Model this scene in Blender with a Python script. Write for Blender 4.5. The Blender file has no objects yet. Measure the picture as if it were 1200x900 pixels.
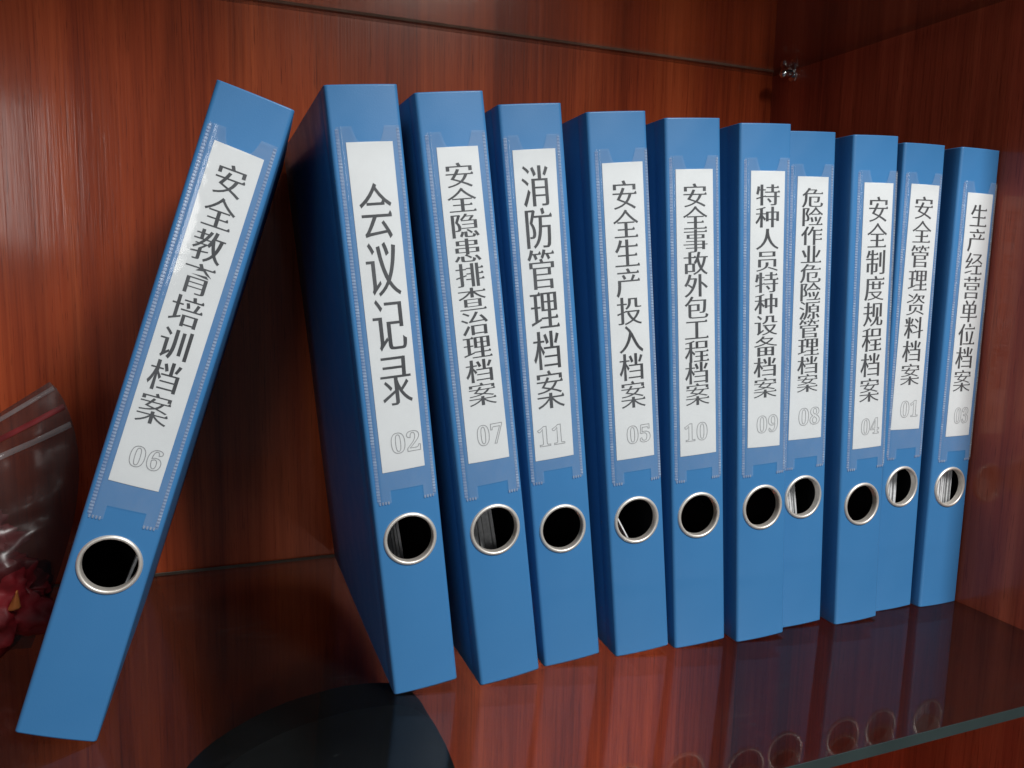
import bpy, bmesh, math, random
from mathutils import Vector, Matrix, noise
from mathutils.geometry import tessellate_polygon

random.seed(7)
C = bpy.context.scene.collection
SC = bpy.context.scene
MM = 0.001

# ---------------------------------------------------------------- camera
cam_d = bpy.data.cameras.new('camera')
cam = bpy.data.objects.new('camera', cam_d)
C.objects.link(cam)
cam_d.sensor_fit = 'HORIZONTAL'
cam_d.sensor_width = 36.0
cam_d.lens = 940.66 / 1200 * 36.0
cam_d.clip_start = 0.01
cam_d.clip_end = 50.0
def cam_matrix(loc, yaw, pitch, roll):
    fwd = Vector((math.sin(yaw) * math.cos(pitch), math.cos(yaw) * math.cos(pitch), math.sin(pitch)))
    right = Vector((math.cos(yaw), -math.sin(yaw), 0))
    up = right.cross(fwd)
    r = right * math.cos(roll) + up * math.sin(roll)
    u = -right * math.sin(roll) + up * math.cos(roll)
    return Matrix(((r.x, u.x, -fwd.x, loc[0]), (r.y, u.y, -fwd.y, loc[1]), (r.z, u.z, -fwd.z, loc[2]), (0, 0, 0, 1)))
cam.matrix_world = cam_matrix((0.02748, -0.39687, 0.22599), 0.38189, -0.13462, 0.02115)
SC.camera = cam

# ---------------------------------------------------------------- room light
w = bpy.data.worlds.new('World')
SC.world = w
w.use_nodes = True
w.node_tree.nodes['Background'].inputs['Color'].default_value = (0.80, 0.90, 1.0, 1)
w.node_tree.nodes['Background'].inputs['Strength'].default_value = 0.11
def area(name, loc, target, sx, sy, power, col):
    d = bpy.data.lights.new(name, 'AREA')
    d.shape = 'RECTANGLE'; d.size = sx; d.size_y = sy; d.energy = power; d.color = col
    o = bpy.data.objects.new(name, d); C.objects.link(o)
    o.location = loc
    o.rotation_euler = (Vector(target) - Vector(loc)).to_track_quat('-Z', 'Y').to_euler()
    return o
area('window_light', (0.555, -1.00, 1.08), (0.30, 0.1, 0.22), 0.24, 0.38, 26, (1.0, 0.99, 0.97))
lo = area('low_window_light', (0.58, -0.95, -0.36), (0.40, 0.23, -0.20), 0.3, 0.12, 0.40, (1.0, 0.88, 0.84))  # added fill without a real source, brightens the lower compartment
lo.data.spread = math.radians(29)
area('side_window_light', (-0.58, -2.0, 0.50), (0.0, 0.2, 0.32), 0.36, 0.42, 3.6, (1.0, 0.98, 0.96))
SC.view_settings.view_transform = 'Standard'
SC.view_settings.look = 'None'
SC.view_settings.exposure = 0.0
SC.view_settings.gamma = 1.0
SC.cycles.transparent_max_bounces = 24
SC.cycles.max_bounces = 10

# ---------------------------------------------------------------- materials
def new_mat(name):
    m = bpy.data.materials.new(name); m.use_nodes = True
    nt = m.node_tree
    return m, nt, nt.nodes['Principled BSDF'], nt.nodes['Material Output']
def node(nt, kind, **kw):
    n = nt.nodes.new(kind)
    for k, v in kw.items():
        if hasattr(n, k): setattr(n, k, v)
        else: n.inputs[k].default_value = v
    return n
def coords(nt, scale=(1, 1, 1), loc=(0, 0, 0), rot=(0, 0, 0)):
    tc = node(nt, 'ShaderNodeTexCoord'); mp = node(nt, 'ShaderNodeMapping')
    mp.inputs['Scale'].default_value = scale; mp.inputs['Location'].default_value = loc; mp.inputs['Rotation'].default_value = rot
    nt.links.new(tc.outputs['Object'], mp.inputs['Vector'])
    return mp.outputs['Vector']
def noise_tex(nt, vec, scale, detail=3, rough=0.5, dist=0.0):
    n = node(nt, 'ShaderNodeTexNoise')
    n.inputs['Scale'].default_value = scale; n.inputs['Detail'].default_value = detail
    n.inputs['Roughness'].default_value = rough; n.inputs['Distortion'].default_value = dist
    nt.links.new(vec, n.inputs['Vector'])
    return n.outputs['Fac']
def ramp(nt, fac, stops):
    r = node(nt, 'ShaderNodeValToRGB')
    e = r.color_ramp.elements
    while len(e) < len(stops): e.new(0.5)
    for el, (p, c) in zip(e, stops): el.position = p; el.color = (*c, 1)
    nt.links.new(fac, r.inputs['Fac'])
    return r.outputs['Color']
def mixc(nt, a, b, fac, mode='MIX'):
    n = node(nt, 'ShaderNodeMix', data_type='RGBA', blend_type=mode)
    if hasattr(fac, 'links'): nt.links.new(fac, n.inputs[0])
    else: n.inputs[0].default_value = fac
    for v, i in ((a, 6), (b, 7)):
        if hasattr(v, 'links'): nt.links.new(v, n.inputs[i])
        else: n.inputs[i].default_value = (*v, 1)
    return n.outputs[2]
def bump(nt, bs, h, strength, dist):
    b = node(nt, 'ShaderNodeBump'); b.inputs['Strength'].default_value = strength; b.inputs['Distance'].default_value = dist
    nt.links.new(h, b.inputs['Height']); nt.links.new(b.outputs['Normal'], bs.inputs['Normal'])
    return b.outputs['Normal']

def wood_mat(name, dark, mid, light, off, rough=0.3):
    m, nt, bs, out = new_mat(name)
    warp = coords(nt, (5, 5, 1.1), off)
    base = coords(nt, (1, 1, 1), off)
    wob = noise_tex(nt, warp, 2.0, 2)
    broad = noise_tex(nt, coords(nt, (14, 14, 0.55), off), 1.0, 4, 0.55, 0.6)
    fine = noise_tex(nt, coords(nt, (170, 170, 3.2), off), 1.0, 5, 0.65, 0.3)
    hair = noise_tex(nt, coords(nt, (620, 620, 9), off), 1.0, 3, 0.6)
    a = node(nt, 'ShaderNodeMath', operation='MULTIPLY'); a.inputs[1].default_value = 0.55; nt.links.new(broad, a.inputs[0])
    b = node(nt, 'ShaderNodeMath', operation='MULTIPLY_ADD'); b.inputs[1].default_value = 0.30; nt.links.new(fine, b.inputs[0]); nt.links.new(a.outputs[0], b.inputs[2])
    c = node(nt, 'ShaderNodeMath', operation='MULTIPLY_ADD'); c.inputs[1].default_value = 0.14; nt.links.new(hair, c.inputs[0]); nt.links.new(b.outputs[0], c.inputs[2])
    col = ramp(nt, c.outputs[0], [(0.36, dark), (0.5, mid), (0.66, light)])
    pore = ramp(nt, hair, [(0.30, (0.45, 0.45, 0.45)), (0.42, (1, 1, 1))])
    col = mixc(nt, col, pore, 0.35, 'MULTIPLY')
    short = noise_tex(nt, coords(nt, (1300, 1300, 45), off), 1.0, 2, 0.5)
    col = mixc(nt, col, ramp(nt, short, [(0.30, (0.35, 0.30, 0.28)), (0.37, (1, 1, 1))]), 0.55, 'MULTIPLY')
    figure = noise_tex(nt, coords(nt, (28, 28, 2.0), off), 1.0, 3, 0.6, 1.4)
    col = mixc(nt, col, ramp(nt, figure, [(0.34, (0.72, 0.66, 0.62)), (0.62, (1.12, 1.08, 1.05))]), 0.8, 'MULTIPLY')
    nt.links.new(col, bs.inputs['Base Color'])
    bs.inputs['Roughness'].default_value = rough
    bs.inputs['Specular IOR Level'].default_value = 0.15
    bs.inputs['Coat Weight'].default_value = 0.4
    bs.inputs['Coat Roughness'].default_value = 0.11
    lump = noise_tex(nt, coords(nt, (60, 60, 12), off), 1.0, 3)
    s = node(nt, 'ShaderNodeMath', operation='MULTIPLY_ADD'); s.inputs[1].default_value = 0.5; nt.links.new(hair, s.inputs[0]); nt.links.new(lump, s.inputs[2])
    nrm = bump(nt, bs, s.outputs[0], 0.25, 0.0006)
    nt.links.new(nrm, bs.inputs['Coat Normal'])
    return m
M = {}
M['back_wood'] = wood_mat('mahogany_veneer', (0.20, 0.027, 0.010), (0.37, 0.061, 0.018), (0.52, 0.108, 0.034), (0, 0, 0))
M['side_wood'] = wood_mat('dark_mahogany_veneer', (0.21, 0.036, 0.019), (0.40, 0.074, 0.037), (0.55, 0.125, 0.057), (3.3, 1.7, 0.4))  # colour lightened to stand in for missing light on the side panel

def plastic_blue():
    m, nt, bs, out = new_mat('blue_polypropylene')
    v = coords(nt)
    big = noise_tex(nt, v, 18, 3)
    col = ramp(nt, big, [(0.3, (0.040, 0.172, 0.385)), (0.7, (0.046, 0.187, 0.41))])
    nt.links.new(col, bs.inputs['Base Color'])
    grain = noise_tex(nt, v, 1600, 2)
    wav = noise_tex(nt, coords(nt, (1, 1, .4)), 30, 2)
    s = node(nt, 'ShaderNodeMath', operation='MULTIPLY_ADD'); s.inputs[1].default_value = 6.0
    nt.links.new(wav, s.inputs[0]); nt.links.new(grain, s.inputs[2])
    bump(nt, bs, s.outputs[0], 0.28, 0.00014)
    rr = ramp(nt, noise_tex(nt, v, 55, 4), [(0.3, (0.36,) * 3), (0.7, (0.46,) * 3)])
    nt.links.new(rr, bs.inputs['Roughness'])
    bs.inputs['Specular IOR Level'].default_value = 0.42
    return m
M['blue'] = plastic_blue()

def simple(name, col, rough=0.5, metal=0.0, spec=0.5, var=0.0, vscale=40):
    m, nt, bs, out = new_mat(name)
    if var:
        c = ramp(nt, noise_tex(nt, coords(nt), vscale, 4), [(0.3, tuple(x * (1 - var) for x in col)), (0.7, tuple(min(1, x * (1 + var)) for x in col))])
        nt.links.new(c, bs.inputs['Base Color'])
    else: bs.inputs['Base Color'].default_value = (*col, 1)
    bs.inputs['Roughness'].default_value = rough; bs.inputs['Metallic'].default_value = metal
    bs.inputs['Specular IOR Level'].default_value = spec
    return m
M['lining'] = simple('black_lining', (0.004, 0.0045, 0.006), 0.7, spec=0.15, var=0.2)  # near-black painted inside the binders to deepen the shade in the holes
M['steel'] = simple('nickel_plated_steel', (0.86, 0.81, 0.74), 0.45, 0.75, var=0.06, vscale=300)
M['chrome'] = simple('chromed_steel', (0.75, 0.75, 0.74), 0.14, 1.0, var=0.05, vscale=300)
M['paper'] = simple('white_card', (0.70, 0.71, 0.70), 0.62, spec=0.3, var=0.025, vscale=60)
M['pages'] = simple('paper_edges', (0.62, 0.63, 0.64), 0.7, spec=0.2, var=0.12, vscale=500)
M['ink'] = simple('black_toner', (0.010, 0.010, 0.011), 0.55, spec=0.4, var=0.35, vscale=900)
M['grey_ink'] = simple('grey_toner', (0.27, 0.27, 0.27), 0.5, var=0.2, vscale=900)
M['glass_edge'] = simple('ground_glass_edge', (0.022, 0.034, 0.033), 0.4, spec=0.5, var=0.15, vscale=30)
M['rubber'] = simple('dark_fabric', (0.0030, 0.0042, 0.0055), 0.8, spec=0.2, var=0.3, vscale=200)
M['dark_red'] = simple('dark_red_paper', (0.13, 0.008, 0.010), 0.6, spec=0.4, var=0.5, vscale=60)
M['red_wrap'] = simple('red_foil_paper', (0.13, 0.006, 0.009), 0.5, spec=0.3, var=0.55, vscale=60)
M['orange_wrap'] = simple('orange_paper', (0.36, 0.11, 0.025), 0.6, var=0.3, vscale=120)

def schlick(nt, f0, amount=1.0):
    lw = node(nt, 'ShaderNodeLayerWeight'); lw.inputs['Blend'].default_value = 0.5
    p = node(nt, 'ShaderNodeMath', operation='POWER'); p.inputs[1].default_value = 5.0
    nt.links.new(lw.outputs['Facing'], p.inputs[0])
    q = node(nt, 'ShaderNodeMath', operation='MULTIPLY_ADD', use_clamp=True)
    q.inputs[1].default_value = (1 - f0) * amount; q.inputs[2].default_value = f0
    nt.links.new(p.outputs[0], q.inputs[0])
    return q.outputs[0]
def clear_mat(name, tint, f0=0.04, rough=0.02, dust=0.0, dust_col=(0.5, 0.5, 0.5), dust_scale=6, amount=1.0, dust_bump=None, specks=0.0):
    m, nt, bs, out = new_mat(name)
    nt.nodes.remove(bs)
    tr = node(nt, 'ShaderNodeBsdfTransparent'); tr.inputs['Color'].default_value = (*tint, 1)
    gl = node(nt, 'ShaderNodeBsdfGlossy'); gl.inputs['Roughness'].default_value = rough
    df = node(nt, 'ShaderNodeBsdfDiffuse'); df.inputs['Color'].default_value = (*dust_col, 1)
    m1 = node(nt, 'ShaderNodeMixShader'); m2 = node(nt, 'ShaderNodeMixShader')
    v = coords(nt)
    d = ramp(nt, noise_tex(nt, v, dust_scale, 6, 0.65, 0.5), [(0.35, (dust * 0.6,) * 3), (0.75, (dust * 1.5,) * 3)])
    if specks:
        sp_ = ramp(nt, noise_tex(nt, v, 420, 2, 0.4), [(0.75, (0, 0, 0)), (0.82, (specks,) * 3)])
        sm_ = ramp(nt, noise_tex(nt, coords(nt, (9, 26, 9), (2.1, 0.4, 0), (0, 0, 0.5)), 1.0, 5, 0.6, 1.6), [(0.60, (0, 0, 0)), (0.80, (specks * 0.14,) * 3)])
        d = mixc(nt, mixc(nt, d, sp_, 1.0, 'ADD'), sm_, 1.0, 'ADD')
    nt.links.new(d, m1.inputs[0]); nt.links.new(tr.outputs[0], m1.inputs[1]); nt.links.new(df.outputs[0], m1.inputs[2])
    nt.links.new(schlick(nt, f0, amount), m2.inputs[0]); nt.links.new(m1.outputs[0], m2.inputs[1]); nt.links.new(gl.outputs[0], m2.inputs[2])
    nt.links.new(m2.outputs[0], out.inputs['Surface'])
    if dust_bump:
        b = node(nt, 'ShaderNodeBump'); b.inputs['Strength'].default_value = dust_bump[1]; b.inputs['Distance'].default_value = dust_bump[2]
        nt.links.new(noise_tex(nt, v, dust_bump[0], 3), b.inputs['Height']); nt.links.new(b.outputs['Normal'], gl.inputs['Normal'])
    return m
M['glass'] = clear_mat('shelf_glass', (0.73, 0.755, 0.745), 0.026, 0.045, 0.005, (0.5, 0.5, 0.5), 7, 0.5, None, 0.09)
M['dusty_glass'] = clear_mat('dusty_shelf_glass', (0.82, 0.82, 0.80), 0.045, 0.05, 0.12, (0.07, 0.06, 0.05), 7, 1.0, None, 0.3)
M['film'] = clear_mat('clear_pocket_film', (0.97, 0.98, 0.99), 0.04, 0.09, 0.09, (0.75, 0.80, 0.85), 25, 0.8, (45, 0.5, 0.0008))
M['weld'] = clear_mat('welded_film', (0.76, 0.83, 0.92), 0.05, 0.18, 0.26, (0.66, 0.77, 0.87), 120, 0.8)
M['bag'] = clear_mat('clear_bag_plastic', (0.66, 0.63, 0.63), 0.020, 0.28, 0.11, (0.12, 0.10, 0.10), 30, 0.3, (26, 0.5, 0.003))
M['zip'] = clear_mat('zip_ridge_plastic', (0.7, 0.7, 0.72), 0.08, 0.15, 0.22, (0.5, 0.46, 0.46), 30, 0.9)

# ---------------------------------------------------------------- helpers
def link(name, bm, mats, parent=None, smooth=35):
    me = bpy.data.meshes.new(name)
    bm.normal_update()
    bm.to_mesh(me); bm.free()
    for m in (mats if isinstance(mats, (list, tuple)) else [mats]): me.materials.append(m)
    if smooth:
        for p in me.polygons: p.use_smooth = True
        me.set_sharp_from_angle(angle=math.radians(smooth))
    o = bpy.data.objects.new(name, me); C.objects.link(o)
    if parent: o.parent = parent
    return o
def tag(o, label, cat, group=None, kind=None):
    o['label'] = label; o['category'] = cat
    if group: o['group'] = group
    if kind: o['kind'] = kind
    return o
def empty(name, loc=(0, 0, 0)):
    o = bpy.data.objects.new(name, None); C.objects.link(o); o.location = loc
    o.empty_display_size = 0.02
    return o
def box(bm, lo, hi, bev=0.0):
    r = bmesh.ops.create_cube(bm, size=1.0)
    vs = r['verts']
    for v in vs:
        v.co = Vector([(lo[i] + hi[i]) / 2 * MM + v.co[i] * (hi[i] - lo[i]) * MM for i in range(3)])
    if bev:
        es = list({e for v in vs for e in v.link_edges})
        bmesh.ops.bevel(bm, geom=es, offset=bev * MM, segments=2, affect='EDGES', profile=0.6)
def tube(bm, a, b, r0, r1=None, seg=20):
    r1 = r0 if r1 is None else r1
    a, b = Vector(a) * MM, Vector(b) * MM
    q = (b - a).to_track_quat('Z', 'Y').to_matrix().to_4x4()
    mtx = Matrix.Translation((a + b) / 2) @ q
    bmesh.ops.create_cone(bm, cap_ends=True, segments=seg, radius1=r0 * MM, radius2=r1 * MM, depth=(b - a).length, matrix=mtx)
def grid(bm, fn, us, vs, skip=None, flip=False):
    vv = [[bm.verts.new(Vector(fn(u, v)) * MM) for v in vs] for u in us]
    for i in range(len(us) - 1):
        for j in range(len(vs) - 1):
            q = [vv[i][j], vv[i + 1][j], vv[i + 1][j + 1], vv[i][j + 1]]
            bm.faces.new(q[::-1] if flip else q)
    return vv
def lin(a, b, n): return [a + (b - a) * i / n for i in range(n + 1)]

# ---------------------------------------------------------------- the cabinet
YB, XR, ZU, YF = 235.14, 534.90, 412.77, -122.45      # back, right wall, upper shelf, front edge of the shelf
XL = -520.0
cab = empty('wooden_cabinet', (0.1, YB * MM, -0.42))
tag(cab, 'glossy red brown mahogany veneer display cabinet around the glass shelves', 'cabinet')
def cabinet_part(name, lo, hi, mat):
    bm = bmesh.new(); box(bm, lo, hi)
    o = link(name, bm, mat, cab, 0)
    o.matrix_parent_inverse = Matrix.Translation(-Vector(cab.location))
    return o
cabinet_part('back_panel', (XL, YB, -420), (XR + 18, YB + 12, 606), M['back_wood'])
cabinet_part('side_panel', (XR, YF - 4, -420), (XR + 18, YB - 0.05, 606), M['side_wood'])
cabinet_part('side_panel', (XL - 18, YF - 22, -420), (XL, YB + 12, 606), M['side_wood'])
cabinet_part('base_board', (XL - 18, YF - 22, -438), (XR + 18, YB + 12, -420.05), M['side_wood'])
cabinet_part('top_board', (XL - 18, YF - 22, 606.05), (XR + 18, YB + 12, 624), M['side_wood'])  # unseen, its height set to shade the upper compartment

def shelf(z, label, mat):
    t = empty('glass_shelf', (0.1, 0.05, z * MM))
    tag(t, label, 'shelf')
    inv = Matrix.Translation(-Vector(t.location))
    bm = bmesh.new(); box(bm, (XL + 1, YF + 0.6, z - 6), (XR - 1, YB - 2.4, z))
    o = link('glass_pane', bm, mat, t, 0); o.matrix_parent_inverse = inv
    bm = bmesh.new(); box(bm, (XL + 1, YF, z - 6), (XR - 1, YF + 0.55, z), 0.2)
    o = link('front_edge', bm, M['glass_edge'], t, 0); o.matrix_parent_inverse = inv
    bm = bmesh.new(); box(bm, (XL + 1, YB - 2.3, z - 2.2), (XR - 1, YB - 1.0, z), 0.3)
    o = link('back_edge', bm, M['bright_edge'], t, 0); o.matrix_parent_inverse = inv
    return t
M['bright_edge'] = simple('pale_ground_glass_edge', (0.20, 0.18, 0.15), 0.8, spec=0.1, var=0.35, vscale=25)
shelf(0, 'lower glass shelf with grey green front edge carrying the row of blue binders', M['glass'])
shelf(ZU + 6, 'upper dusty dark glass shelf seen from below above the binders', M['dusty_glass'])

pin = empty('shelf_pin', (XR * MM, 0.207, (ZU - 5) * MM))
tag(pin, 'small chrome shelf support peg under the upper glass at the back corner', 'shelf pin')
bm = bmesh.new()
tube(bm, (0, 0, 0), (-1.6, 0, 0), 5.2, 4.8, 28)
link('flange', bm, M['chrome'], pin)
bm = bmesh.new()
tube(bm, (-1.6, 0, 1.0), (-10, 0, 1.0), 3.2, 3.2, 24)
bmesh.ops.create_uvsphere(bm, u_segments=20, v_segments=12, radius=3.9 * MM, matrix=Matrix.Translation((-0.0105, 0, 0.0008)))
link('peg', bm, M['chrome'], pin, 50)
bm = bmesh.new()
box(bm, (-9.5, -5.5, 3.9), (-2.0, 5.5, 4.9), 0.3)
box(bm, (-3.2, -6.4, -5.5), (-2.2, -5.4, 4.6), 0.25)
link('bracket', bm, M['chrome'], pin, 30)

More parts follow.
